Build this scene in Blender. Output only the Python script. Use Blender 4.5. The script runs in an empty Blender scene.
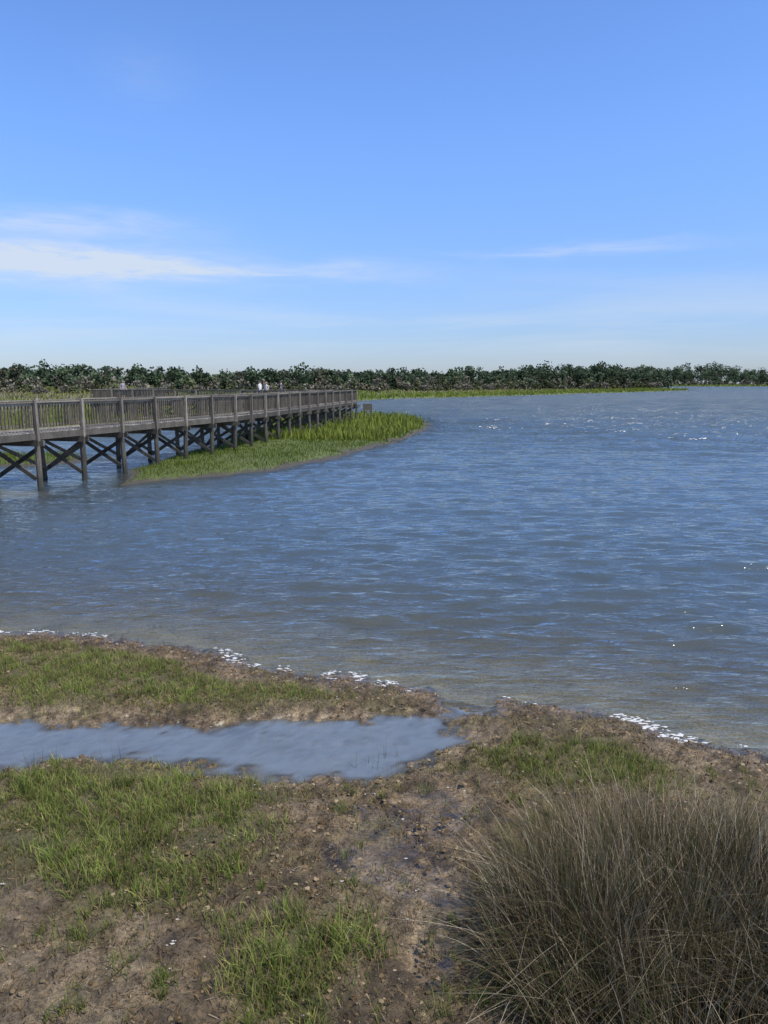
import bpy, math, random
import numpy as np
random.seed(4); rng=np.random.default_rng(7)
S=bpy.context.scene
# ------------------------------------------------------------------ helpers
def hsh(ix,iy,s):
    v=np.sin(ix*127.1+iy*311.7+s*74.7)*43758.5453
    return v-np.floor(v)
def vn(x,y,s=0):
    ix=np.floor(x); iy=np.floor(y); fx=x-ix; fy=y-iy
    fx=fx*fx*(3-2*fx); fy=fy*fy*(3-2*fy)
    a=hsh(ix,iy,s);b=hsh(ix+1,iy,s);c=hsh(ix,iy+1,s);d=hsh(ix+1,iy+1,s)
    return (a*(1-fx)+b*fx)*(1-fy)+(c*(1-fx)+d*fx)*fy
def fbm(x,y,s=0,o=4):
    r=0;a=.5;t=0
    for k in range(o):
        r=r+a*vn(x*2**k+k*17.3,y*2**k-k*9.1,s+k); t+=a; a*=.5
    return r/t
def sdpoly(P,x,y):
    d=np.full(x.shape,1e18); ins=np.zeros(x.shape,bool); n=len(P)
    for i in range(n):
        ax,ay=P[i]; bx,by=P[(i+1)%n]
        ex,ey=bx-ax,by-ay
        wx=x-ax; wy=y-ay
        t=np.clip((wx*ex+wy*ey)/(ex*ex+ey*ey+1e-12),0,1)
        dx=wx-ex*t; dy=wy-ey*t
        d=np.minimum(d,dx*dx+dy*dy)
        if ay!=by:
            c=((ay>y)!=(by>y))&(x<(bx-ax)*(y-ay)/(by-ay)+ax)
            ins^=c
    d=np.sqrt(d)
    return np.where(ins,d,-d)
def mk_mesh(name,V,F,mat=None,attrs=None,smooth=True,link=True):
    me=bpy.data.meshes.new(name)
    V=np.asarray(V,dtype=np.float32); F=np.asarray(F,dtype=np.int32)
    me.vertices.add(len(V)); me.vertices.foreach_set("co",V.ravel())
    k=F.shape[1]
    me.loops.add(F.size); me.loops.foreach_set("vertex_index",F.ravel())
    me.polygons.add(len(F)); me.polygons.foreach_set("loop_start",np.arange(0,F.size,k,dtype=np.int32))
    me.update(calc_edges=True)
    me.polygons.foreach_set("use_smooth",np.full(len(F),smooth,dtype=bool))
    for an,(ty,data) in (attrs or {}).items():
        at=me.attributes.new(an,ty,'POINT')
        if ty=='FLOAT_COLOR':
            c=np.ones((len(V),4),np.float32); c[:,:3]=data; at.data.foreach_set("color",c.ravel())
        else: at.data.foreach_set("value",np.asarray(data,np.float32).ravel())
    ob=bpy.data.objects.new(name,me); S.collection.objects.link(ob)
    if mat: me.materials.append(mat)
    return ob
def sm(a,b,x):
    t=np.clip((x-a)/(b-a),0,1); return t*t*(3-2*t)
def newmat(name):
    m=bpy.data.materials.new(name); m.use_nodes=True; nt=m.node_tree
    for n in list(nt.nodes): nt.nodes.remove(n)
    return m,nt
class NT:
    def __init__(s,nt): s.t=nt
    def n(s,ty,ins=None,**kw):
        nd=s.t.nodes.new(ty)
        for k,v in kw.items(): setattr(nd,k,v)
        for k,v in (ins or {}).items():
            if isinstance(v,bpy.types.NodeSocket): s.t.links.new(v,nd.inputs[k])
            else: nd.inputs[k].default_value=v
        return nd
    def math(s,op,a,b=0.0,c=None):
        d={0:a,1:b}
        if c is not None: d[2]=c
        return s.n('ShaderNodeMath',d,operation=op).outputs[0]
    def mix(s,f,a,b,bt='MIX'):
        nd=s.n('ShaderNodeMix',data_type='RGBA',blend_type=bt)
        for k,v in ((0,f),(6,a),(7,b)):
            if isinstance(v,bpy.types.NodeSocket): s.t.links.new(v,nd.inputs[k])
            else: nd.inputs[k].default_value=v if k==0 else (*v,1) if len(v)==3 else v
        return nd.outputs[2]

# ------------------------------------------------------------------ plan of the place (metres, water level z=0)
NEAR=[(-60,12),(-30,11.2),(-15,11),(-8,10.6),(-5.48,10.1),(-4.55,9.93),(-3.65,9.77),(-2.77,9.57),(-2.08,9.2),(-1.75,8.86),(-1.16,8.63),(-.41,8.44),
(.19,8.14),(.65,8.08),(1.2,7.94),(1.73,7.73),(2.33,7.5),(2.75,7.15),(3.14,6.87),(3.65,6.52),(4.5,6.0),(7,4),(12,0),(20,-25),(-60,-25)]
POOL=[(-9,7.35),(-4,7.27),(-2.98,7.29),(-1.9,7.17),(-1.4,7.25),(-.58,7.4),(.17,7.44),(.55,7.4),(.9,7.0),(.95,6.75),(.53,6.56),(.34,6.38),(.12,6.1),(-.3,6.04),(-.93,6.17),(-1.7,6.32),(-2.4,6.41),(-3.,6.41),(-3.5,6.28),(-6,6.35),(-9,6.3)]
POOL2=[(.42,8.45),(1.45,8.35),(1.28,7.4),(.58,7.2)]
ISLE=[(-8.96,25.7),(-7.6,27.2),(-5.68,28.9),(-4.0,31),(-2.6,34.5),(-.78,39.5),(1.2,47),(3.4,60),(3.7,68),(2.4,76),(-1,82),(-6,86),(-12,86),(-13,80),(-9.5,64),(-9.2,50),(-9.9,38),(-10.2,30)]
FAR=[(-60,45),(-40,43),(-28,47),(-20,51),(-15,58),(-14,70),(-16,90),(-16,115),(-9,140),(3.8,168),(20,185),(57,235),(100,295),(150,368),(160,392),(152,430),(185,530),(250,720),(300,790),(500,800),(2500,760),(2500,3000),(-2500,3000),(-2500,60)]
BAR=[(-22,22.2),(-13,22.9),(-12.1,23.6),(-14,24.3),(-22,24.5)]
LPATCH=[(-19,31),(-14.5,32),(-13,34.5),(-15,36.5),(-20,36)]
def terrain(X,Y):
    wx=X+.30*(fbm(X*1.3,Y*1.3,1)-.5)+.26*(fbm(X*5,Y*5,2)-.5)
    wy=Y+.30*(fbm(X*1.3,Y*1.3,3)-.5)+.34*(fbm(X*5,Y*5,4)-.5)
    sn=sdpoly(NEAR,wx,wy)
    sp=np.maximum(sdpoly(POOL,wx,wy),sdpoly(POOL2,wx,wy))
    sp=sp+(fbm(X*3.5,Y*5,14,4)-.5)*.42
    amp=.03*np.clip(Y,0,400)
    fx=X+amp*(fbm(X/(.12*np.clip(Y,20,400)),Y/(.2*np.clip(Y,20,400)),5)-.5)+.02*np.clip(Y,0,80)*(fbm(X*1.1,Y*.6,16,3)-.5)
    fy=Y+amp*1.4*(fbm(X/6,Y/8,6)-.5)+.05*np.clip(Y,0,80)*(fbm(X*1.1,Y*.5,17,3)-.5)
    si=sdpoly(ISLE,fx,fy)
    sff=sdpoly(FAR,fx,fy)
    sf=np.maximum(np.maximum(sff,si),np.maximum(sdpoly(BAR,X,Y)*.4,sdpoly(LPATCH,fx,fy)))
    h=np.where(sn>0,.13*(1-np.exp(-np.clip(sn,0,99)/.8)),sn*.075)
    h=np.minimum(h,np.maximum(-.24*sp,-.04))
    nearm=sm(14,9,Y)
    rg=1-np.abs(2*fbm(X*11,Y*11,12,3)-1)
    lump=((fbm(X*6,Y*6,8)-.5)*.075+(rg-.7)*.05+(fbm(X*22,Y*22,9,2)-.5)*.065)
    h=h+lump*nearm*np.clip(.28+sn*1.2,.12,1)*(1-.6*sm(-.12,.12,sp))
    hf=np.where(sf>0,.20*(1-np.exp(-np.clip(sf,0,99)/1.6))+.008*np.clip(sff,0,120)*(Y>90),sf*.22)
    hf=hf+np.where(sf>0,(fbm(X/2,Y/2,11)-.5)*.12,0)
    h=np.maximum(h,hf)
    return np.clip(h,-1.6,9),sn,sp,sf
GRASS_A=[(-6.5,9.8),(-5.2,9.5),(-3.94,9.4),(-2.82,8.95),(-2.1,8.35),(-.96,8.1),(-.4,7.8),(-.6,7.5),(-1.93,7.35),(-3.0,7.45),(-4.5,7.6),(-6.5,7.7)]
GRASS_B=[(-4.6,6.2),(-3.48,6.2),(-2.45,6.32),(-1.7,6.2),(-.95,5.95),(-.8,5.1),(-1.0,4.75),(-1.15,4.2),(-1.8,4.25),(-2.69,4.6),(-4,5)]
GRASS_C=[(-1.03,4.2),(-.6,4.42),(-.02,4.35),(.02,4.0),(-.2,3.6),(-.3,3.3),(-.8,3.4)]
GRASS_D=[(.55,6.2),(.9,6.45),(1.32,6.68),(2.28,6.66),(2.85,6.0),(2.18,5.7),(1.35,5.7)]
GRASS_E=[(3.0,5.6),(3.9,5.9),(4.5,5.2),(3.3,5.1)]
def axis(lo,a,b,hi,step,g):
    mid=list(np.arange(a,b,step)); up=[];s=step;v=mid[-1]
    while v<hi: s*=1+g; v+=s; up.append(v)
    dn=[];s=step;v=mid[0]
    while v>lo: s*=1+g; v-=s; dn.append(v)
    return np.array(dn[::-1]+mid+up)
def grid(xs,ys):
    X,Y=np.meshgrid(xs,ys); ny,nx=X.shape
    i=np.arange((ny-1)*nx).reshape(ny-1,nx)[:,:-1].ravel()
    F=np.stack([i,i+1,i+nx+1,i+nx],1)
    return X.ravel(),Y.ravel(),F
# ------------------------------------------------------------------ ground
xs=axis(-2400,-5.4,4.4,2400,.026,.06)
ys=axis(-25,2.9,10.3,2900,.026,.026)
ys=ys[(ys>2.8)|(np.arange(len(ys))%3==0)]
X,Y,F=grid(xs,ys)
H,sn,sp,sf=terrain(X,Y)
n1=fbm(X*1.1,Y*1.1,21); n2=fbm(X*14,Y*14,22); n3=fbm(X*3.3,Y*3.3,23); n4=fbm(X*7,Y*7,24)
mudA=np.array([.235,.168,.095]);mudB=np.array([.088,.061,.033]);mudC=np.array([.30,.225,.138])
t=np.clip((n3*.4+n4*.6-.40)*3.6,0,1)[:,None]; col=mudA*(1-t)+mudB*t
t=sm(.53,.72,n1)[:,None]; col=col*(1-.7*t)+mudC*.7*t
al=(sm(.5,.68,fbm(X*2.1,Y*2.1,26))*.5)[:,None]; col=col*(1-al)+np.array([.135,.115,.042])*al
col=col*np.clip(.1+1.8*n2[:,None],.3,1.8)
wet=sm(.065,.01,H+ (n3-.5)*.03)
def blob(cx,cy,rx,ry): return np.exp(-(((X-cx)/rx)**2+((Y-cy)/ry)**2))
film=blob(.55,5.62,.42,.3)+blob(-.15,4.95,.38,.4)+blob(.35,4.6,.35,.4)*.8+blob(.25,5.3,.4,.2)*.9+blob(.6,6.1,.3,.15)*.7+blob(-.3,5.6,.35,.18)*.7+blob(.3,3.9,.25,.4)*.8
film=sm(.4,.75,film*(.5+1.*n3))
H=np.where(H>.02,H-.75*film*(H-.06),H)
wet=np.maximum(wet,film)*(Y<15)
veg=np.zeros_like(X)
for P in (GRASS_A,GRASS_B,GRASS_C,GRASS_D,GRASS_E):
    q=np.zeros_like(X); m=(Y<11)&(Y>2)&(np.abs(X)<9); q[m]=sm(-.1,.25,sdpoly(P,X[m],Y[m])); veg=np.maximum(veg,q)
veg*=sm(.3,.5,n1*.6+n3*.4)
vc=np.array([.135,.13,.04]); col=col*(1-.55*veg[:,None])+vc*.55*veg[:,None]
under=(H<-.005)&(sn<.2)
col=col*(1-.42*wet[:,None])
col=np.where(under[:,None],np.array([.24,.195,.12])*(.6+.8*n3[:,None]),col)
far=sm(13,20,Y)
fc=np.array([.11,.14,.03])*(.7+.6*fbm(X/3,Y/3,31)[:,None])
br=(sm(.4,.6,fbm(X/30,Y/22,32))*sm(8,30,sf))[:,None]
fc=fc*(1-.75*br)+np.array([.17,.14,.075])*.75*br
fc=np.where((H<.06)[:,None],np.array([.085,.072,.05]),fc)
bar=sdpoly(BAR,X,Y)>-1
fc=np.where(bar[:,None],np.array([.25,.2,.15]),fc)
col=col*(1-far[:,None])+fc*far[:,None]
m,nt=newmat("mud_and_marsh"); N=NT(nt)
at=N.n('ShaderNodeAttribute',attribute_name='Col'); aw=N.n('ShaderNodeAttribute',attribute_name='wet')
geo=N.n('ShaderNodeNewGeometry')
nz=N.n('ShaderNodeTexNoise',{'Vector':geo.outputs['Position'],'Scale':38.,'Detail':5.,'Roughness':.8})
f1=N.n('ShaderNodeMapRange',{0:nz.outputs[0],1:.35,2:.66,3:.35,4:1.6}).outputs[0]
cc=N.n('ShaderNodeVectorMath',{0:at.outputs['Color'],'Scale':f1},operation='SCALE').outputs[0]
rough=N.n('ShaderNodeMapRange',{0:aw.outputs['Fac'],1:0.,2:1.,3:.8,4:.24}).outputs[0]
bs=N.n('ShaderNodeMapRange',{0:aw.outputs['Fac'],1:0.,2:1.,3:1.,4:.10}).outputs[0]
bp=N.n('ShaderNodeBump',{'Height':nz.outputs[0],'Strength':bs,'Distance':.06})
b=N.n('ShaderNodeBsdfPrincipled',{'Base Color':cc,'Roughness':rough,'Normal':bp.outputs[0]})
N.n('ShaderNodeOutputMaterial',{0:b.outputs[0]})
mk_mesh("marsh_ground",np.stack([X,Y,H],1),F,m,{'Col':('FLOAT_COLOR',col),'wet':('FLOAT',wet)})

# ------------------------------------------------------------------ water
def watermat(name,deepc,shallowc,bump,dist,scl,aniso,maxr,capn):
    m,nt=newmat(name); N=NT(nt)
    geo=N.n('ShaderNodeNewGeometry'); ad=N.n('ShaderNodeAttribute',attribute_name='opac'); ar=N.n('ShaderNodeAttribute',attribute_name='chop')
    mp=N.n('ShaderNodeMapping',{0:geo.outputs['Position'],2:(0,0,math.radians(-10)),3:(aniso,1.,1.)})
    a=N.n('ShaderNodeTexNoise',{'Vector':mp.outputs[0],'Scale':scl,'Detail':3.,'Roughness':.6,'Distortion':.1})
    a2=N.n('ShaderNodeTexNoise',{'Vector':mp.outputs[0],'Scale':scl*.38,'Detail':2.,'Roughness':.5,'Distortion':.1})
    hh=N.math('ADD',a.outputs[0],N.math('MULTIPLY',a2.outputs[0],2.0))
    if maxr>.12:
        a3=N.n('ShaderNodeTexNoise',{'Vector':mp.outputs[0],'Scale':scl*.085,'Detail':4.,'Roughness':.7})
        hh=N.math('ADD',hh,N.math('MULTIPLY',a3.outputs[0],N.math('MULTIPLY',ar.outputs['Fac'],110.)))
    bp=N.n('ShaderNodeBump',{'Height':hh,'Strength':bump,'Distance':dist})
    big=N.n('ShaderNodeTexNoise',{'Vector':mp.outputs[0],'Scale':.12,'Detail':3.})
    dc=N.mix(big.outputs[0],tuple(c*.8 for c in deepc),tuple(c*1.2 for c in deepc))
    at=N.n('ShaderNodeAttribute',attribute_name='silt')
    dc=N.mix(at.outputs['Fac'],dc,shallowc)   # suspended silt near the bank
    df=N.n('ShaderNodeBsdfDiffuse',{'Color':dc})
    tr=N.n('ShaderNodeBsdfTransparent',{'Color':(.78,.82,.78,1)})
    body=N.n('ShaderNodeMixShader',{0:ad.outputs['Fac'],1:tr.outputs[0],2:df.outputs[0]})
    rg=N.n('ShaderNodeMapRange',{0:ar.outputs['Fac'],1:0.,2:1.,3:.085,4:maxr}).outputs[0]
    gl=N.n('ShaderNodeBsdfGlossy',{'Color':(1,1,1,1),'Roughness':rg,'Normal':bp.outputs[0]})
    fr=N.n('ShaderNodeFresnel',{'IOR':1.34,'Normal':bp.outputs[0]})
    # mean reflectance of a wind-roughened surface stays well under the mirror value at grazing incidence
    cap=N.n('ShaderNodeMapRange',{0:ar.outputs['Fac'],1:0.,2:1.,3:capn,4:.52}).outputs[0]
    fac=N.math('MINIMUM',fr.outputs[0],cap)
    o=N.n('ShaderNodeMixShader',{0:fac,1:body.outputs[0],2:gl.outputs[0]})
    N.n('ShaderNodeOutputMaterial',{0:o.outputs[0]})
    return m
xs=axis(-2300,-17,17,2300,.11,.07)
yl=[5.2];s=.032
while yl[-1]<2600: yl.append(yl[-1]+s); s=.032+.0070*(yl[-1]-5.2)*(1 if yl[-1]<160 else 2)
ys=np.array(yl)
X,Y,F=grid(xs,ys)
H,sn,sp,sf=terrain(X,Y)
spc=.032+.0070*(Y-5.2)
Z=np.zeros_like(X)
nW=90; offs=sm(18,60,Y)
for k in range(nW):
    lam=.17*(6.5/.17)**(k/(nW-1)); th=rng.normal(math.radians(8),math.radians(16)); ph=rng.uniform(0,6.28)
    kx,ky=math.sin(th),math.cos(th)
    sl=.048 if lam<.9 else .040
    w=sm(1.7,3.2,lam/spc)
    if lam>1.0: w=w*(.15+1.*offs)
    arg=2*math.pi/lam*(X*kx+Y*ky)+ph+1.5*fbm(X*.3/lam**.5,Y*.3/lam**.5,60+k%5,2)
    s_=np.sin(arg)
    Z+=w*sl*lam/(2*math.pi)*(s_+.25*np.cos(2*arg))
gust=.75+.5*fbm(X/5,Y/7,71,3)
shore=np.clip((-sn)/2.0,.15,1)
calm=np.where(X<-8+ (Y-26)*.0, 1-.55*sm(22,28,Y),1)
Z*=gust*shore*calm*sm(.0,1.5,-sf+.3)
opac=1-np.exp(-np.clip(-H,0,9)/.24); opac=np.clip(opac,.08,1)
silt=.85*np.exp(-np.clip(-sn,0,99)/2.6)*(.7+.6*fbm(X/1.5,Y/1.2,73,3))
chop=sm(10,150,Y)
keep=sn<.5
Fk=F[keep[F].all(1)]
sea=watermat("bay_water",(.062,.088,.108),(.125,.118,.088),.7,.05,10.,.36,.2,.7)
mk_mesh("bay_water",np.stack([X,Y,Z],1),Fk,sea,{'opac':('FLOAT',opac),'chop':('FLOAT',chop),'silt':('FLOAT',np.clip(silt,0,1))})
xs=np.arange(-9.5,2.2,.06); ys=np.arange(5.7,8.5,.06)
X,Y,F=grid(xs,ys); H,sn,sp,sf=terrain(X,Y)
keep=(sn>.42)&(sp>-.3); Fk=F[keep[F].all(1)]
pm=watermat("tidal_pool_water",(.19,.23,.275),(.19,.18,.15),.12,.03,9.,.5,.1,.9)  # bluish body colour carries part of the sky reflection as paint
mk_mesh("tidal_pool",np.stack([X,Y,np.full_like(X,-.002)],1),Fk,pm,{'opac':('FLOAT',np.clip((1-np.exp(-np.clip(-H,0,9)/.03))*.8,.1,1)),'chop':('FLOAT',X*0),'silt':('FLOAT',.6*sm(.15,0,sp))})

# ------------------------------------------------------------------ vegetation
def vegmat(name,trans=.35,rough=.6):
    m,nt=newmat(name); N=NT(nt)
    at=N.n('ShaderNodeAttribute',attribute_name='Col')
    b=N.n('ShaderNodeBsdfDiffuse',{'Color':at.outputs['Color']})
    if trans>0:
        t=N.n('ShaderNodeBsdfTranslucent',{'Color':at.outputs['Color']})
        b=N.n('ShaderNodeMixShader',{0:trans,1:b.outputs[0],2:t.outputs[0]})
    N.n('ShaderNodeOutputMaterial',{0:b.outputs[0]})
    return m
def blades(P,h,w,lean,la,col,segs=3,power=1.8,base_dark=.6):
    n=len(P); sa=rng.uniform(0,math.pi,n)
    sx,sy=np.cos(sa),np.sin(sa)
    lx,ly=np.cos(la)*lean*h,np.sin(la)*lean*h
    V=np.zeros((n,(segs+1)*2,3)); C=np.zeros((n,(segs+1)*2,3))
    for k in range(segs+1):
        f=k/segs; ww=w*(1-.88*f**1.5)*.5
        z=P[:,2]+h*(f-np.minimum(lean*.35,.5)*f**2)
        cx=P[:,0]+lx*f**power; cy=P[:,1]+ly*f**power
        V[:,2*k]=np.stack([cx-sx*ww,cy-sy*ww,z],1); V[:,2*k+1]=np.stack([cx+sx*ww,cy+sy*ww,z],1)
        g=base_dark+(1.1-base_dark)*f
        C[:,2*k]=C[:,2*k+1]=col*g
    base=(np.arange(n)*(segs+1)*2)[:,None]
    F=np.concatenate([base+np.array([2*k,2*k+1,2*k+3,2*k+2]) for k in range(segs)],0)
    return V.reshape(-1,3),F,C.reshape(-1,3)
def inpoly(P,n):
    P_=np.array(P); lo=P_.min(0)-.15; hi=P_.max(0)+.15
    return rng.uniform(lo[0],hi[0],n),rng.uniform(lo[1],hi[1],n)
def polyarea(P): 
    P=np.array(P); lo=P.min(0)-.15; hi=P.max(0)+.15; return (hi-lo).prod()
acc=[]
def addb(t): acc.append(t)
def flush(name,mat,smooth=True):
    global acc
    o=0;Vs=[];Fs=[];Cs=[]
    for V,F_,C in acc: Vs.append(V);Fs.append(F_+o);Cs.append(C);o+=len(V)
    acc=[]
    return mk_mesh(name,np.concatenate(Vs),np.concatenate(Fs),mat,{'Col':('FLOAT_COLOR',np.concatenate(Cs))},smooth)
gm=vegmat("cordgrass_blades",.4)
BARE=[(-2.25,6.05,.42,.2),(-1.35,4.95,.2,.25),(-2.9,5.1,.3,.2)]
def green(n):
    g=np.array([.215,.275,.06])*rng.uniform(.7,1.25,(n,1))
    y=np.array([.35,.335,.105])*rng.uniform(.8,1.2,(n,1)); br=np.array([.29,.22,.12])*rng.uniform(.7,1.2,(n,1))
    r=rng.random(n)[:,None]
    return np.where(r<.64,g,np.where(r<.88,y,br))
for P,dens,hh,thr in ((GRASS_A,2900,.08,.335),(GRASS_B,3500,.10,.365),(GRASS_C,3800,.135,.32),(GRASS_D,3000,.105,.35),(GRASS_E,1800,.12,.38)):
    n=int(polyarea(P)*dens); x,y=inpoly(P,n)
    d=sdpoly(P,x+.5*(fbm(x*3,y*3,80)-.5),y+.5*(fbm(x*3,y*3,81)-.5))
    nz=fbm(x*2.2,y*2.2,82)*.5+fbm(x*9,y*9,83,2)*.5
    pr=sm(-.15,.3,d)*sm(thr,thr+.16,nz)
    for bx,by,rx,ry in BARE: pr*=1-.92*np.exp(-(((x-bx)/rx)**2+((y-by)/ry)**2)**2)
    k=rng.random(n)<pr; x=x[k];y=y[k];prk=pr[k]
    z=terrain(x,y)[0]; q=z>.012; x=x[q];y=y[q];z=z[q];prk=prk[q]; n=len(x)
    h=hh*rng.uniform(.5,1.35,n)*(.5+.65*prk)*(.5+1.*fbm(x*5,y*5,85,2))
    c=green(n)*(.55+.95*fbm(x*5,y*5,86,2)[:,None])
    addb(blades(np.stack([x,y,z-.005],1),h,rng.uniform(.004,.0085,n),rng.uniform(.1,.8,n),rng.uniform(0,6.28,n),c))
tc=[]
for i in range(220):
    tc.append((rng.uniform(-3.6,3.9),rng.uniform(3.3,6.2)))
for cx,cy in ((.42,3.62),(.55,3.55),(.3,3.5),(.62,3.75),(-1.9,4.0),(-1.55,3.8),(-1.25,3.65),(-1.7,3.55),(.95,6.5),(1.1,6.35)):
    for j in range(4): tc.append((cx+rng.normal(0,.05),cy+rng.normal(0,.04)))
tc=np.array(tc); zz,s1,s2,_=terrain(tc[:,0],tc[:,1])
tc=tc[(s1>.4)&(s2<-.12)]
for cx,cy in tc:
    n=int(rng.integers(6,38)); r=rng.uniform(.01,.06)
    x=cx+rng.normal(0,r,n);y=cy+rng.normal(0,r,n); z=terrain(x,y)[0]
    addb(blades(np.stack([x,y,z-.005],1),rng.uniform(.04,.13,n),rng.uniform(.004,.007,n),rng.uniform(.1,.8,n),rng.uniform(0,6.28,n),green(n)*.9))
n=40; x=rng.choice([-.1,.05,-2.6,-3.2],n)+rng.normal(0,.09,n); y=6.35+rng.normal(0,.1,n)
addb(blades(np.stack([x,y,x*0-.03],1),rng.uniform(.1,.24,n),rng.uniform(.004,.006,n),rng.uniform(.05,.4,n),rng.uniform(0,6.28,n),green(n)*.6))
flush("cordgrass",gm)
n=130000
x=rng.uniform(-6,4.6,n);y=rng.uniform(2.9,9.9,n)
z,s1,s2,_=terrain(x,y)
nz=fbm(x*1.6,y*1.6,90)*.35+fbm(x*7,y*7,91,2)*.65
fl=np.exp(-(((x-.55)/.3)**2+((y-5.62)/.22)**2))+np.exp(-(((x+.15)/.28)**2+((y-4.95)/.3)**2))
k=(s1>.08)&(z>.0)&(s2<-.03)&(rng.random(n)<np.maximum(sm(.38,.58,nz),.8*sm(.5,.1,s1))*(1-np.clip(fl*1.2,0,1)))
x,y,z=x[k],y[k],z[k];n=len(x)
c=np.array([.145,.10,.052])*rng.uniform(.3,1.8,(n,1))
addb(blades(np.stack([x,y,z-.003],1),rng.uniform(.012,.06,n),rng.uniform(.003,.009,n),rng.uniform(.2,1.6,n),rng.uniform(0,6.28,n),c,2))
n=15000
x=rng.uniform(-6,4.6,n);y=rng.uniform(2.9,9.9,n); z,s1,s2,_=terrain(x,y)
k=(s1>.05)&(z>.0); x,y,z=x[k],y[k],z[k];n=len(x)
c=np.where(rng.random((n,1))<.4,np.array([.34,.265,.165]),np.array([.065,.046,.03]))*rng.uniform(.6,1.3,(n,1))
addb(blades(np.stack([x,y,z+.004],1),rng.uniform(.003,.01,n),rng.uniform(.003,.007,n),rng.uniform(4,14,n),rng.uniform(0,6.28,n),c,2,1.0))
flush("dead_grass_stubble",vegmat("dead_stubble",0,.8))
n=30000
x=rng.uniform(-6,4.6,n);y=rng.uniform(3.0,9.9,n)
z,s1,s2,_=terrain(x,y)
nz=fbm(x*2.5,y*2.5,191)*.5+fbm(x*8,y*8,192,2)*.5
fl=np.exp(-(((x-.55)/.3)**2+((y-5.62)/.22)**2))+np.exp(-(((x+.15)/.28)**2+((y-4.95)/.3)**2))
k=(s1>.0)&(s2<-.04)&(rng.random(n)<np.maximum(sm(.40,.58,nz),.9*sm(.6,.1,s1))*(1-np.clip(fl*1.2,0,1)))
x,y,z=x[k],y[k],z[k];n=len(x)
octv=np.array([[1,0,0],[0,1,0],[-1,0,0],[0,-1,0],[.7,.7,.55],[-.7,.7,.6],[-.7,-.7,.5],[.7,-.7,.6],[0,0,.9]],float)
r=(.005+.017*rng.random(n)**2.8)
V=octv[None]*rng.uniform(.6,1.3,(n,9,1))*r[:,None,None]*np.array([1,1,.75])
a=rng.uniform(0,6.28,n); ca,sa=np.cos(a)[:,None],np.sin(a)[:,None]
Vx=V[...,0]*ca-V[...,1]*sa+x[:,None]; Vy=V[...,0]*sa+V[...,1]*ca+y[:,None]; Vz=V[...,2]+z[:,None]-.002
V=np.stack([Vx,Vy,Vz],-1).reshape(-1,3)
c=np.where(rng.random((n,1))<.65,np.array([.14,.10,.057]),np.array([.26,.195,.122]))*rng.uniform(.5,1.3,(n,1))
tri=np.array([[0,1,4],[1,2,5],[2,3,6],[3,0,7],[4,1,5],[4,5,8],[5,2,6],[5,6,8],[6,3,7],[6,7,8],[7,0,4],[7,4,8]])
Fc=((np.arange(n)*9)[:,None,None]+tri[None]).reshape(-1,3)
mk_mesh("mud_clods",V,Fc,vegmat("mud_clod",0),{'Col':('FLOAT_COLOR',np.repeat(c,9,0))},False)
def rush(n,cx,cy,rx,ry,hm):
    a=rng.uniform(0,6.28,n); r=np.sqrt(rng.random(n))
    x=cx+rx*r*np.cos(a); y=cy+ry*r*np.sin(a); z=terrain(x,y)[0]
    out=np.arctan2(y-cy,x-cx)+rng.normal(0,.8,n)
    h=hm*rng.uniform(.55,1.12,n)*(1-.22*r**3)*(.65+.7*fbm(x*3,y*3,95,2))
    lean=np.abs(rng.normal(.18,.16,n))+.28*r**2
    fallen=rng.random(n)<.16; lean=np.where(fallen,rng.uniform(.7,1.6,n),lean)
    r_=rng.random(n)[:,None]
    c=np.where(r_<.42,np.array([.125,.095,.054]),np.where(r_<.62,np.array([.085,.10,.034]),np.where(r_<.86,np.array([.25,.195,.12]),np.array([.52,.44,.31]))))
    c=c*rng.uniform(.55,1.35,(n,1))
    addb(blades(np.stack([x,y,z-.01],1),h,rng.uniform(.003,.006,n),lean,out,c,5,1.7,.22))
rush(7500,1.75,4.15,.95,.72,.77); rush(2900,1.05,3.75,.42,.5,.66); rush(3800,2.5,3.9,.8,.7,.76); rush(2500,1.6,3.3,.8,.4,.62)
flush("needlerush_clump",vegmat("needlerush",.15,.55))
n=60000
x=rng.uniform(-11,5,n);y=25+62*rng.random(n)**1.5
z,_,_,s=terrain(x,y); k=(s>.0)&(z>.03)&(rng.random(n)<.35+.65*sm(0,.8,s)); x,y,z,s=x[k],y[k],z[k],s[k];n=len(x)
hole=sdpoly([(-3.6,48),(-1.2,47.5),(-.4,52),(-1.6,55),(-3.4,54)],x,y)<0; x,y,z,s=x[hole],y[hole],z[hole],s[hole];n=len(x)
c=np.array([.112,.150,.022])*rng.uniform(.6,1.3,(n,1)); yl=sm(.5,.75,fbm(x/2,y/4,97))[:,None]
c=c*(1-.45*yl)+np.array([.17,.17,.045])*.45*yl
addb(blades(np.stack([x,y,z-.03],1),rng.uniform(.08,.22,n)*(.5+1.*fbm(x,y/2,98,2))*(.6+.4*sm(0,1,s)),.022+.0006*(y-25),rng.uniform(.1,.6,n),rng.uniform(0,6.28,n),c,2,1.8,.65))
n=110000
yy=44+520*rng.random(n)**1.35; x=rng.uniform(-.62,.62,n)*yy; y=yy
z,_,_,s=terrain(x,y); k=(s>.1)&(z>.05)&(rng.random(n)<np.where(s<25,1,.35)); x,y,z,s=x[k],y[k],z[k],s[k];n=len(x)
b_=sm(.42,.62,fbm(x/25,y/18,99))[:,None]*sm(15,50,s)[:,None]
c=(np.array([.18,.21,.042])*(1-b_)+np.array([.20,.165,.09])*b_)*rng.uniform(.75,1.25,(n,1))
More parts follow.
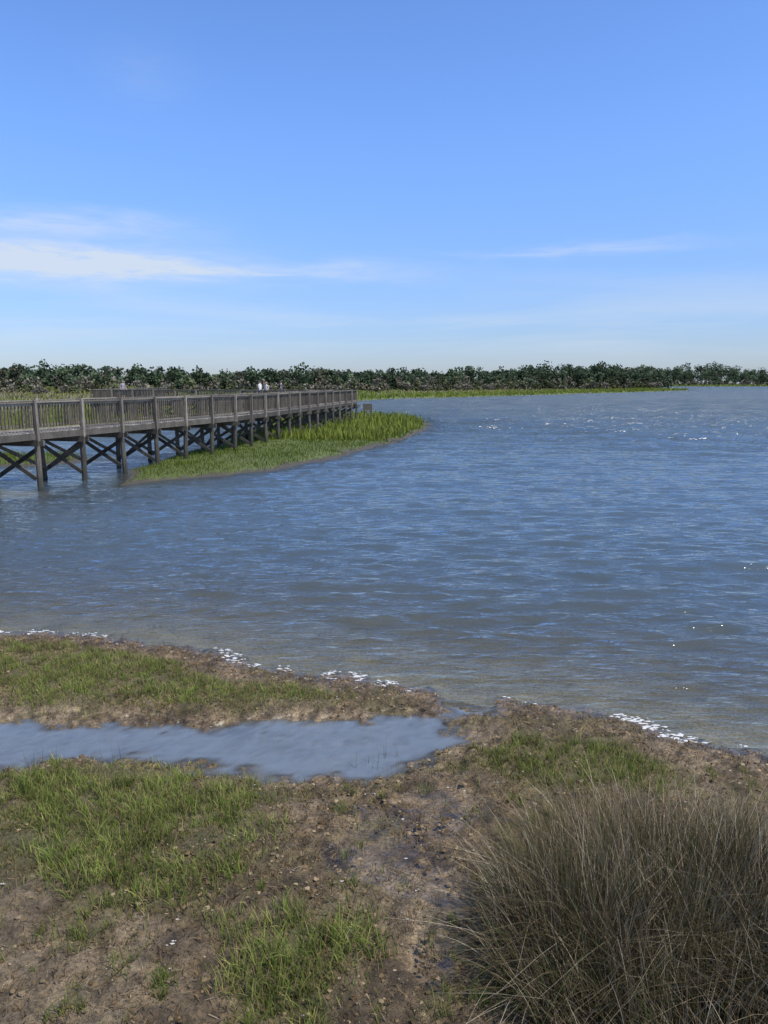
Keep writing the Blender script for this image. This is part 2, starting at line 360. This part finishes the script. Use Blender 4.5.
addb(blades(np.stack([x,y,z-.03],1),rng.uniform(.3,.75,n)*(1+.0015*y),.05+.0014*y,rng.uniform(.1,.5,n),rng.uniform(0,6.28,n),c,2,1.8,.85))
n=16000
y=rng.uniform(560,860,n); x=rng.uniform(200,620,n)
z,_,_,s=terrain(x,y); k=(s>.3)&(s<60); x,y,z=x[k],y[k],z[k];n=len(x)
addb(blades(np.stack([x,y,z-.03],1),rng.uniform(1.2,2.4,n),rng.uniform(1.,2.,n),rng.uniform(.1,.5,n),rng.uniform(0,6.28,n),np.array([.23,.26,.07])*rng.uniform(.75,1.25,(n,1)),2,1.8,.85))
n=2500
x=rng.uniform(-19,-12,n);y=rng.uniform(31,37,n); z,_,_,s=terrain(x,y); k=(s>.0)&(z>.03); x,y,z=x[k],y[k],z[k];n=len(x)
addb(blades(np.stack([x,y,z-.03],1),rng.uniform(.15,.4,n),np.full(n,.03),rng.uniform(.1,.5,n),rng.uniform(0,6.28,n),np.array([.13,.17,.03])*rng.uniform(.7,1.3,(n,1)),2))
flush("marsh_grass",vegmat("marsh_grass",.3))

# ------------------------------------------------------------------ tree line
def quads(C,size,col):
    n=len(C)
    a=rng.normal(size=(n,3)); a/=np.linalg.norm(a,axis=1)[:,None]
    b=rng.normal(size=(n,3)); b-=a*(a*b).sum(1)[:,None]; b/=np.linalg.norm(b,axis=1)[:,None]
    s=size[:,None]*.5; s2=s*rng.uniform(.6,1,(n,1))
    V=np.stack([C-a*s-b*s2*.4,C+a*s*.3-b*s2,C+a*s+b*s2*.3,C-a*s*.2+b*s2],1).reshape(-1,3)
    F=(np.arange(n)*4)[:,None]+np.arange(4)
    return V,F,np.repeat(col,4,0)
def crown(x,y,z0,hgt,rad,base,nl,shrub=False):
    L=rng.integers(5,9); C=[];col=[];sz=[]; lo=.3 if shrub else rng.uniform(.15,.45)
    for j in range(L):
        f=(j+rng.random())/L; zf=lo+(.84-lo)*f
        a=rng.uniform(0,6.28); rr=rad*rng.uniform(.1,.7)*(1-.55*f**2)
        lr=rad*rng.uniform(.45,.7)*(1-.2*f); m=nl//L
        d=rng.normal(size=(m,3)); d/=np.linalg.norm(d,axis=1)[:,None]; d*=(rng.random((m,1))**.3)
        p=np.array([x+rr*math.cos(a),y+rr*math.sin(a),z0+hgt*zf])+d*np.array([lr,lr,min(lr*.8,hgt*.2)])
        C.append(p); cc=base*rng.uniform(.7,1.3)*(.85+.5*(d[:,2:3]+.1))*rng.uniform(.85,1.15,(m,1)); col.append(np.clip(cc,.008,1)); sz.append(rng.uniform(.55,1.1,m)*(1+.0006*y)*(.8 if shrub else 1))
    C=np.concatenate(C); C[:,2]=np.maximum(C[:,2],z0+.1)
    addb(quads(C,np.concatenate(sz),np.concatenate(col)))
def trunk(x,y,z0,h,r):
    n=5; V=[]
    lx,ly=rng.normal(0,.04*h,2)
    for k,(f,q) in enumerate(((0,1),(.5,.75),(1,.35))):
        for i in range(n):
            a=i*2*math.pi/n; V.append((x+lx*f+math.cos(a)*r*q,y+ly*f+math.sin(a)*r*q,z0+h*f))
    F_=[]
    for k in range(2):
        for i in range(n): F_.append((k*n+i,k*n+(i+1)%n,(k+1)*n+(i+1)%n,(k+1)*n+i))
    tcol=np.array([.09,.075,.06])
    addb((np.array(V),np.array(F_),np.tile(tcol,(len(V),1))))
    for j in range(3):
        a=rng.uniform(0,6.28); f=rng.uniform(.5,.85); s=np.array([x+lx*f,y+ly*f,z0+h*f]); e=s+np.array([math.cos(a),math.sin(a),.5])*h*.22; w=r*.35
        addb((np.array([s-[0,0,w],s+[0,0,w],e+[0,0,w*.3],e-[0,0,w*.3]]),np.array([[0,1,2,3]]),np.tile(tcol,(4,1))))
line=[(-260,165,9.4),(-150,215,9.0),(-70,240,9.3),(-20,265,8.0),(20,330,9.6),(90,370,12.2),(150,430,14.5),(180,500,17)]
line2=[(255,800,22),(330,845,26),(420,850,29),(560,860,28),(800,880,27)]
def along(line,sp):
    out=[]
    for i in range(len(line)-1):
        a=np.array(line[i],float);b=np.array(line[i+1],float); L=np.linalg.norm((b-a)[:2])
        n=max(1,int(L/sp))
        for k in range(n): out.append(a+(b-a)*(k+rng.random())/n)
    return out
for row,(off,spc_) in enumerate(((0,4.0),(11,3.4),(24,3.2),(38,3.2))):
    for p in along(line,spc_)+along(line2,5.0):
        x=p[0]+rng.normal(0,3.5);y=p[1]+off+rng.normal(0,6)
        u=x*(260./max(y,200))
        var=.30+1.2*float(fbm(np.array([u/22.]),np.array([row*.5]),44,3)[0])
        h=p[2]*rng.uniform(.82,1.06)*min(max(var,.62),1.16)
        if row==0: h*=.72
        if rng.random()<.05: h*=1.13
        rad=rng.uniform(2.8,5.4)*(h/10)**.6
        base=np.array([.058,.080,.045])*rng.uniform(.62,1.45)*(1+.0005*y)  # haze painted into the foliage colour: lighter with distance
        if rng.random()<.12: base=np.array([.10,.104,.070])
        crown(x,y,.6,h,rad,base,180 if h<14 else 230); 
        if row<2: trunk(x,y,.3,h*.75,.15*h/10)
flush("pine_treeline",vegmat("tree_foliage",.2,.7),False)
sh=[(-230,140,3.3),(-130,175,3.8),(-70,190,3.8),(-20,220,3.8),(20,280,4.6),(80,335,5.2),(140,400,5.8),(175,470,6.)]
sh2=[(260,770,6),(330,815,7),(500,825,7),(800,840,8)]
for off,spc_,k in ((0,4.0,.6),(14,3.2,.85),(28,3.2,1.15)):
    for p in along(sh,spc_)+along(sh2,5.0):
        x=p[0]+rng.normal(0,3);y=p[1]+off+rng.normal(0,5); h=p[2]*k*rng.uniform(.5,1.35)
        r=rng.random()
        base=np.array([.14,.128,.094]) if r<.45 else (np.array([.09,.10,.052]) if r<.9 else np.array([.165,.15,.12]))
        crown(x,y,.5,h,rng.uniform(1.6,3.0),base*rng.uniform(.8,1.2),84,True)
flush("shrub_thicket",vegmat("shrub_foliage",.1,.8),False)

# ------------------------------------------------------------------ boardwalk
def woodmat(name,ca,cb,stain):
    m,nt=newmat(name); N=NT(nt); geo=N.n('ShaderNodeNewGeometry')
    a=N.n('ShaderNodeTexNoise',{'Vector':geo.outputs['Position'],'Scale':1.7,'Detail':5.,'Roughness':.65})
    mp=N.n('ShaderNodeMapping',{0:geo.outputs['Position'],3:(14.,14.,1.6)})
    g=N.n('ShaderNodeTexNoise',{'Vector':mp.outputs[0],'Scale':2.,'Detail':4.})
    c=N.mix(N.n('ShaderNodeMapRange',{0:a.outputs[0],1:.35,2:.65}).outputs[0],ca,cb)
    gg=N.n('ShaderNodeMapRange',{0:g.outputs[0],1:.3,2:.7,3:.7,4:1.2}).outputs[0]
    c=N.n('ShaderNodeVectorMath',{0:c,'Scale':gg},operation='SCALE').outputs[0]
    rnd=N.n('ShaderNodeMapRange',{0:geo.outputs['Random Per Island'],1:0.,2:1.,3:.55,4:1.3}).outputs[0]
    c=N.n('ShaderNodeVectorMath',{0:c,'Scale':rnd},operation='SCALE').outputs[0]
    if stain:
        z=N.n('ShaderNodeSeparateXYZ',{0:geo.outputs['Position']}).outputs[2]
        zz=N.math('ADD',z,N.math('MULTIPLY',g.outputs[0],.35))
        f=N.n('ShaderNodeMapRange',{0:zz,1:.45,2:.85,3:.85,4:0.}).outputs[0]
        c=N.mix(f,c,(.03,.032,.022))
    bp=N.n('ShaderNodeBump',{'Height':g.outputs[0],'Strength':.4,'Distance':.01})
    b=N.n('ShaderNodeBsdfPrincipled',{'Base Color':c,'Roughness':.85,'Normal':bp.outputs[0]})
    N.n('ShaderNodeOutputMaterial',{0:b.outputs[0]}); return m
wr=woodmat("weathered_rail_wood",(.235,.205,.165),(.15,.128,.10),False)
wk=woodmat("weathered_picket_wood",(.145,.12,.088),(.085,.071,.052),False)
wd=woodmat("weathered_deck_wood",(.30,.275,.24),(.21,.185,.155),False)
wp=woodmat("piling_wood",(.115,.10,.08),(.055,.049,.04),True)
def vb():
    return {'V':[],'F':[]}
def beam(B,a,b,w,h,up=(0,0,1)):
    a=np.array(a,float);b=np.array(b,float); d=b-a; d/=np.linalg.norm(d)
    u=np.array(up,float)
    if abs(d@u)>.98: u=np.array([1.,0,0])
    s=np.cross(d,u); s/=np.linalg.norm(s); u=np.cross(s,d)
    o=len(B['V'])
    for p in (a,b):
        for i,j in ((-1,-1),(1,-1),(1,1),(-1,1)): B['V'].append(p+s*i*w/2+u*j*h/2)
    for q in ((0,1,5,4),(1,2,6,5),(2,3,7,6),(3,0,4,7),(3,2,1,0),(4,5,6,7)): B['F'].append([o+i for i in q])
def vpost(B,x,y,z0,z1,w,d,lean=0.):
    d=np.array([d[0],d[1],0.]); s=np.array([d[1],-d[0],0.]); o=len(B['V'])
    for z,l in ((z0,0.),(z1,lean)):
        for i,j in ((-1,-1),(1,-1),(1,1),(-1,1)): B['V'].append(np.array([x,y,z])+s*i*w/2+d*(j*w/2+l))
    for q in ((0,1,5,4),(1,2,6,5),(2,3,7,6),(3,0,4,7),(3,2,1,0),(4,5,6,7)): B['F'].append([o+i for i in q])
def pile(B,x,y,z0,z1,r):
    n=8;o=len(B['V']); lx,ly=rng.normal(0,.02,2)
    for z,q in ((z0,1.12),(z1,.95)):
        for i in range(n):
            a=i*2*math.pi/n; B['V'].append(np.array([x+lx*(z1-z)+r*q*math.cos(a),y+ly*(z1-z)+r*q*math.sin(a),z]))
    for i in range(n): B['F'].append([o+i,o+(i+1)%n,o+n+(i+1)%n,o+n+i])
    for i in (0,2,4): B['F'].append([o+n+0,o+n+i+1,o+n+i+2,o+n+(i+3)%n]) 
CL=[(-17.5,10.7),(-8.4,37.7),(-3.5,66.5),(-27,72),(-33,110)]
W=.9; DZ=1.87
def side(i,sg):
    P=np.array(CL[i],float)
    def nrm(a,b):
        d=np.array(b,float)-np.array(a,float); d/=np.linalg.norm(d); return np.array([d[1],-d[0]])*sg
    if i==0: n=nrm(CL[0],CL[1]); return P+n*W
    if i==len(CL)-1: n=nrm(CL[-2],CL[-1]); return P+n*W
    n1=nrm(CL[i-1],CL[i]);n2=nrm(CL[i],CL[i+1]); m_=(n1+n2); m_/=np.linalg.norm(m_)
    return P+m_*W/(m_@n1)
rail=vb();pick=vb();deck=vb();sub=vb()
for i in range(len(CL)-1):
    E={sg:(side(i,sg),side(i+1,sg)) for sg in (1,-1)}
    c0=np.array(CL[i],float);c1=np.array(CL[i+1],float); L=np.linalg.norm(c1-c0); d=(c1-c0)/L
    nb=int(round(L/2.2)); 
    for sg in (1,-1):
        a,b=E[sg]; LL=np.linalg.norm(b-a); dd=(b-a)/LL; nn=np.array([dd[1],-dd[0]])*sg
        def P3(t,z,off=0.): 
            p=a+(b-a)*t+nn*off; return (p[0],p[1],z)
        eps=.003*(i%2)
        for k in range(nb):
            t0,t1=k/nb+.0006,(k+1)/nb-.0006; j0=rng.normal(0,.008)
            beam(rail,P3(t0,DZ+1.0+eps+j0),P3(t1,DZ+1.0+eps+j0+rng.normal(0,.006)),.14,.035)
            beam(rail,P3(t0,DZ+.935+eps+j0,-.03),P3(t1,DZ+.935+eps+j0,-.03),.04,.075)
            beam(rail,P3(t0,DZ+.10+eps,-.03),P3(t1,DZ+.10+eps,-.03),.04,.075)
        beam(sub,P3(0,DZ-.15-eps,.02),P3(1,DZ-.15-eps,.02),.06,.21)
        beam(sub,P3(0,DZ-.155-eps,-.5),P3(1,DZ-.155-eps,-.5),.06,.2)
        npk=int(LL/.15)
        for k in range(npk):
            t=(k+.5)/npk; j=rng.normal(0,.003); p=a+(b-a)*t-nn*(.068+j)
            vpost(pick,p[0],p[1],DZ+.03,DZ+.97,.032,dd,rng.normal(0,.006))
        for k in range(nb+(1 if i==len(CL)-2 else 0)):
            t=k/nb; p=a+(b-a)*t+nn*.085
            vpost(rail,p[0],p[1],DZ-.3,DZ+1.06+rng.normal(0,.02),.10,dd,rng.normal(0,.015))
            p=a+(b-a)*t
            pile(sub,p[0]+nn[0]*.03,p[1]+nn[1]*.03,-1.3,DZ-.46,.10)
            vpost(sub,p[0]-nn[0]*.1,p[1]-nn[1]*.1,DZ-.46,DZ-.26,.14,dd)
            if sg==-1 and k<nb:
                o=-nn*.16; p1=a+(b-a)*(k+1)/nb
                if k%2==0: beam(sub,(*(p+o),.35),(*(p1+o),DZ-.5),.04,.12)
                o=-nn*.22
                beam(sub,(*(p+o),DZ-.5),(*(p1+o),.35),.04,.12)
    for k in range(nb+(1 if i==len(CL)-2 else 0)):
        t=k/nb; p=E[1][0]+(E[1][1]-E[1][0])*t; q=E[-1][0]+(E[-1][1]-E[-1][0])*t
        ex=(p-q)/np.linalg.norm(p-q)*.2; off=np.array([d[0],d[1]])
        for sgn in (-1,1):
            o_=off*sgn*.12
            beam(sub,(*(q-ex+o_),DZ-.37),(*(p+ex+o_),DZ-.37),.05,.2)
        o1=off*.13;o2=-off*.13
        beam(sub,(*(q+o1),.30),(*(p+o1),DZ-.52),.045,.14)
        beam(sub,(*(q+o2),DZ-.52),(*(p+o2),.30),.045,.14)
    npl=int(L/.15)
    for k in range(npl):
        t=(k+.5)/npl; p=E[1][0]+(E[1][1]-E[1][0])*t; q=E[-1][0]+(E[-1][1]-E[-1][0])*t
        beam(deck,(*p,DZ-.02+rng.normal(0,.002)),(*q,DZ-.02+rng.normal(0,.002)),.138,.038)
def empty(name,loc=(0,0,0)):
    e=bpy.data.objects.new(name,None); e.location=loc; S.collection.objects.link(e); e.empty_display_size=.3; return e
bw=empty("wooden_boardwalk")
for nm,B,mt in (("railing",rail,wr),("pickets",pick,wk),("deck_planks",deck,wd),("pilings_and_bracing",sub,wp)):
    o=mk_mesh(nm,np.array(B['V']),np.array(B['F']),mt,smooth=False); o.parent=bw
sg_=empty("trail_sign")
B=vb(); vpost(B,-1.75,66.3,-.3,1.75,.11,(1,0)); vpost(B,-1.15,66.3,-.3,1.7,.11,(1,0))
o=mk_mesh("posts",np.array(B['V']),np.array(B['F']),wp,smooth=False); o.parent=sg_
B=vb(); beam(B,(-1.85,66.22,1.4),(-1.05,66.22,1.4),.03,.5)
o=mk_mesh("board",np.array(B['V']),np.array(B['F']),wk,smooth=False); o.parent=sg_
B=vb(); beam(B,(-1.88,66.22,1.67),(-1.02,66.22,1.67),.06,.05); beam(B,(-1.88,66.22,1.13),(-1.02,66.22,1.13),.06,.05)
o=mk_mesh("frame",np.array(B['V']),np.array(B['F']),wr,smooth=False); o.parent=sg_

# ------------------------------------------------------------------ foam and shells
def patches(n,xy,spread,r0,r1,zoff):
    V=[];F_=[]
    for i in range(n):
        c=xy[rng.integers(len(xy))]; x=c[0]+rng.normal(0,spread[0]);y=c[1]+rng.normal(0,spread[1])
        z=max(float(terrain(np.array([x]),np.array([y]))[0][0]),0.0)+zoff
        r=r0*(r1/r0)**rng.random(); k=8;o=len(V); V.append((x,y,z+r*.25))
        a0=rng.uniform(0,6)
        for j in range(k):
            a=a0+j*2*math.pi/k; q=r*rng.uniform(.5,1.2); V.append((x+1.6*q*math.cos(a),y+q*math.sin(a)*.7,z-.002))
        for j in range(0,k,2): F_.append((o,o+1+j,o+1+(j+1)%k,o+1+(j+2)%k))
    return V,F_
def simple(name,c,r):
    m,nt=newmat(name); N=NT(nt); geo=N.n('ShaderNodeNewGeometry')
    nz=N.n('ShaderNodeTexNoise',{'Vector':geo.outputs['Position'],'Scale':60.,'Detail':3.})
    cc=N.mix(nz.outputs[0],tuple(v*.75 for v in c),c)
    b=N.n('ShaderNodeBsdfPrincipled',{'Base Color':cc,'Roughness':r}); N.n('ShaderNodeOutputMaterial',{0:b.outputs[0]}); return m
gx,gy=np.meshgrid(np.arange(-6,4.4,.02),np.arange(6,10.6,.02)); gx=gx.ravel();gy=gy.ravel()
gh,gs,gp,_=terrain(gx,gy)
wl=(np.abs(gs)<.16)&(np.abs(gh)<.01)
wx_,wy_=gx[wl],gy[wl]
wgt=sm(.56,.70,fbm(wx_*3.1,wy_*1.6,301,3))**2+.004
for cx,s_ in ((-4.9,.22),(-4.1,.12),(-1.95,.14),(-.35,.12),(.05,.09),(2.65,.12),(3.05,.1),(1.3,.08)): wgt+=.8*np.exp(-((wx_-cx)/s_)**2)
wgt/=wgt.sum()
ii=rng.choice(len(wx_),500,p=wgt)
V,F_=patches(520,[(wx_[i],wy_[i]) for i in ii],(.03,.025),.004,.028,.005)
mk_mesh("shore_foam",np.array(V),np.array(F_),simple("foam",(.62,.62,.6),.6))
pts=[(rng.uniform(-4,3.5),rng.uniform(3.4,9)) for _ in range(400)]
pts=[p for p in pts if (lambda q:q[1][0]>.2 and q[0][0]>.01)(terrain(np.array([p[0]]),np.array([p[1]])))]
V,F_=patches(330,pts,(.03,.03),.003,.012,.005)
mk_mesh("shell_fragments",np.array(V),np.array(F_),simple("shell",(.55,.5,.43),.5))

# ------------------------------------------------------------------ people on the boardwalk
def person(loc,yaw,shirt,pants,hairc,scale=1.,lean=0.):
    root=empty("person",loc); root.rotation_euler=(0,0,yaw); root.scale=(scale,)*3
    J={}
    def add(n,co,r): J[n]=(co,r)
    add('pel',(0,0,.95),(.15,.11)); add('ch',(0,lean*.5,1.2),(.155,.115)); add('sh',(0,lean,1.4),(.12,.09)); add('nk',(0,lean*1.1,1.5),(.052,.055)); add('hd',(0,lean*1.2,1.58),(.06,.07))
    ed=[('pel','ch'),('ch','sh'),('sh','nk'),('nk','hd')]
    for s,t in ((1,'L'),(-1,'R')):
        fw=.12*s
        add('hip'+t,(s*.1,0,.88),(.095,.1)); add('kn'+t,(s*.11,fw*.5,.5),(.06,.065)); add('an'+t,(s*.11,fw*.4,.09),(.04,.045)); add('toe'+t,(s*.12,fw*.4+.17,.04),(.04,.03))
        ed+=[('pel','hip'+t),('hip'+t,'kn'+t),('kn'+t,'an'+t),('an'+t,'toe'+t)]
        add('ac'+t,(s*.18,lean,1.39),(.06,.06)); add('el'+t,(s*.25,lean-.02,1.12),(.042,.042)); add('wr'+t,(s*.24,lean+.17,.98),(.028,.025)); add('pm'+t,(s*.23,lean+.24,.965),(.032,.018))
        ed+=[('sh','ac'+t),('ac'+t,'el'+t),('el'+t,'wr'+t),('wr'+t,'pm'+t)]
        for f in range(4):
            ox=(f-1.5)*.02; l=(.065,.078,.074,.058)[f]
            add(f'f{f}a'+t,(s*.23+ox,lean+.28,.965),(.009,.009)); add(f'f{f}b'+t,(s*.23+ox*1.1,lean+.28+l*.6,.95),(.008,.008)); add(f'f{f}c'+t,(s*.23+ox*1.1,lean+.28+l*.8,.925),(.007,.007))
            ed+=[('pm'+t,f'f{f}a'+t),(f'f{f}a'+t,f'f{f}b'+t),(f'f{f}b'+t,f'f{f}c'+t)]
        add('tha'+t,(s*.19,lean+.22,.955),(.011,.011)); add('thb'+t,(s*.18,lean+.265,.945),(.009,.009)); ed+=[('wr'+t,'tha'+t),('tha'+t,'thb'+t)]
    names=list(J); me=bpy.data.meshes.new("body"); me.from_pydata([J[n][0] for n in names],[(names.index(a),names.index(b)) for a,b in ed],[])
    ob=bpy.data.objects.new("body",me); S.collection.objects.link(ob)
    md=ob.modifiers.new("Skin",'SKIN'); md.use_smooth_shade=True
    sl=me.skin_vertices[0].data if me.skin_vertices else None
    if sl is None:
        bpy.context.view_layer.objects.active=ob; bpy.ops.mesh.customdata_skin_add(); sl=me.skin_vertices[0].data
    for i,n in enumerate(names): sl[i].radius=J[n][1]; sl[i].use_root=(n=='pel')
    ss=ob.modifiers.new("Sub",'SUBSURF'); ss.levels=1; ss.render_levels=1
    dg=bpy.context.evaluated_depsgraph_get(); bm_=bpy.data.meshes.new_from_object(ob.evaluated_get(dg))
    ob.modifiers.clear(); ob.data=bm_; bm_.name="body"
    bm_.materials.clear()
    skin=simple("skin",(.5,.32,.24),.5)
    for m_ in (skin,simple("shirt",shirt,.8),simple("trousers",pants,.8),simple("shoes",(.08,.07,.07),.6)): bm_.materials.append(m_)
    for p in bm_.polygons:
        c=p.center; x_,z_=abs(c[0]),c[2]
        mi=0
        if z_<.1: mi=3
        elif z_<.97 and x_<.2 and z_>.45 and c[1]<.13: mi=2
        elif .97<=z_<1.46 and (x_<.19 or z_>1.2): mi=1
        p.material_index=mi; p.use_smooth=True
    ob.parent=root
    def ell(nm,c,r,mat,cut=None):
        import bmesh
        b=bmesh.new(); bmesh.ops.create_icosphere(b,subdivisions=3,radius=1)
        for v in b.verts:
            v.co.x*=r[0]*(1-.12*max(0,-v.co.z)); v.co.y*=r[1]; v.co.z*=r[2]
        if cut: 
            bmesh.ops.delete(b,geom=[v for v in b.verts if cut(v.co)],context='VERTS')
        m_=bpy.data.meshes.new(nm); b.to_mesh(m_); b.free(); m_.materials.append(mat)
        for p in m_.polygons: p.use_smooth=True
        o=bpy.data.objects.new(nm,m_); o.location=c; S.collection.objects.link(o); o.parent=root; return o
    hy=lean*1.2+.015
    ell("head",(0,hy,1.63),(.077,.098,.118),skin)
    ell("hair",(0,hy-.008,1.645),(.086,.106,.118),simple("hair",hairc,.7),lambda c:c.y>.03 and c.z<.055 or c.z<-.06)
    ell("nose",(0,hy+.1,1.62),(.013,.02,.02),skin)
    for s in (1,-1):
        ell("ear",(s*.078,hy,1.625),(.012,.02,.03),skin); ell("eye",(s*.03,hy+.088,1.64),(.012,.01,.008),simple("eye",(.04,.03,.03),.3))
    ell("mouth",(0,hy+.092,1.575),(.024,.008,.007),simple("lips",(.4,.17,.15),.5))
def on3(x): return 66.5+(x+3.5)*(72-66.5)/(-27+3.5)
for x,yaw,s_,p_,h_,sc in ((-11.3,1.2,(.75,.75,.74),(.08,.1,.16),(.06,.04,.03),1.07),(-10.7,2.6,(.62,.6,.58),(.25,.2,.15),(.2,.13,.07),1.0),(-9.3,1.4,(.10,.10,.13),(.12,.12,.13),(.05,.035,.03),1.06),(-24.9,-2.4,(.30,.28,.32),(.1,.1,.12),(.03,.025,.02),1.08)):
    person((x,on3(x),DZ+.002),yaw,s_,p_,h_,sc)

# ------------------------------------------------------------------ light, sky
EL=math.radians(56); AZ=math.radians(120)
sd=bpy.data.lights.new("sun",'SUN'); sd.energy=5.0; sd.angle=math.radians(.5); sd.color=(1,.95,.86)
so=bpy.data.objects.new("sun",sd); S.collection.objects.link(so)
from mathutils import Vector
dv=Vector((math.sin(AZ)*math.cos(EL),math.cos(AZ)*math.cos(EL),math.sin(EL)))
so.rotation_euler=dv.to_track_quat('Z','Y').to_euler()
w=bpy.data.worlds.new("World"); S.world=w; w.use_nodes=True; nt=w.node_tree
for n in list(nt.nodes): nt.nodes.remove(n)
N=NT(nt)
sky=N.n('ShaderNodeTexSky',sky_type='NISHITA'); sky.sun_disc=False; sky.sun_elevation=EL; sky.sun_rotation=AZ; sky.air_density=1.0; sky.dust_density=.5; sky.ozone_density=1.6
tc_=N.n('ShaderNodeTexCoord'); sx=N.n('ShaderNodeSeparateXYZ',{0:tc_.outputs['Generated']})
az=N.math('ARCTAN2',sx.outputs[0],sx.outputs[1]); el=N.math('ARCSINE',sx.outputs[2])
vec=N.n('ShaderNodeCombineXYZ',{0:az,1:el})
def cn(sc,scale,det,off):
    mp=N.n('ShaderNodeMapping',{0:vec.outputs[0],1:off,3:sc}); return N.n('ShaderNodeTexNoise',{'Vector':mp.outputs[0],'Scale':scale,'Detail':det,'Roughness':.6,'Distortion':.5}).outputs[0]
n1_=cn((1.,7.,1.),5.,5.,(0,0,0)); n2_=cn((1.,5.,1.),14.,4.,(3,1,0)); n3_=cn((1.,9.,1.),2.2,4.,(5,2,0))
def gauss(x,c,wd):
    d=N.math('DIVIDE',N.math('SUBTRACT',x,c),wd); return N.math('EXPONENT',N.math('MULTIPLY',N.math('MULTIPLY',d,d),-1.0))
def rng_(x,a,b,c=0.,d=1.): return N.n('ShaderNodeMapRange',{0:x,1:a,2:b,3:c,4:d},interpolation_type='SMOOTHSTEP').outputs[0]
elw=N.math('ADD',el,N.math('MULTIPLY',N.math('SUBTRACT',n1_,.5),.045))
c1=N.math('MULTIPLY',gauss(elw,.143,.022),rng_(az,-.08,-.38,0.,1.05))
c2=N.math('MULTIPLY',N.math('MULTIPLY',gauss(elw,.186,.013),rng_(az,-.14,-.42)),.55)
c3=N.math('MULTIPLY',N.math('MULTIPLY',gauss(elw,.140,.010),rng_(az,.14,-.1)),.5)
c4=N.math('MULTIPLY',N.math('MULTIPLY',gauss(elw,.163,.006),gauss(az,.25,.13)),.4)
c6=N.math('MULTIPLY',N.math('MULTIPLY',gauss(elw,.35,.03),gauss(az,-.29,.05)),.10)
cs=c1
for c in (c2,c3,c4,c6): cs=N.math('ADD',cs,c)
cs=N.math('MULTIPLY',cs,rng_(n2_,.25,.65,.4,1.))
hz=N.math('MULTIPLY',N.math('MULTIPLY',rng_(n3_,.40,.7),gauss(el,.07,.06)),.35)
cs=N.math('MINIMUM',N.math('ADD',cs,hz),.88)
tint=N.mix(rng_(el,-.02,.34),(.60,.70,1.02),(.86,1.13,1.62))
tint=N.mix(rng_(el,.6,1.1),tint,(.95,1.02,1.12))
skc=N.mix(1.,sky.outputs[0],tint,'MULTIPLY')
mixc=N.mix(cs,skc,(4.8,5.4,6.2))
bg=N.n('ShaderNodeBackground',{0:mixc,1:.14}); N.n('ShaderNodeOutputWorld',{0:bg.outputs[0]})
# ------------------------------------------------------------------ camera
cd=bpy.data.cameras.new("camera"); cd.lens=26; cd.sensor_width=36; cd.clip_end=6000; cd.clip_start=.05
co=bpy.data.objects.new("camera",cd); co.location=(0,0,3.5); co.rotation_euler=(math.radians(90-9.89),0,0); S.collection.objects.link(co); S.camera=co
S.view_settings.view_transform='Standard'; S.view_settings.look='None'; S.view_settings.exposure=0
print("sizes", len(bpy.data.objects))
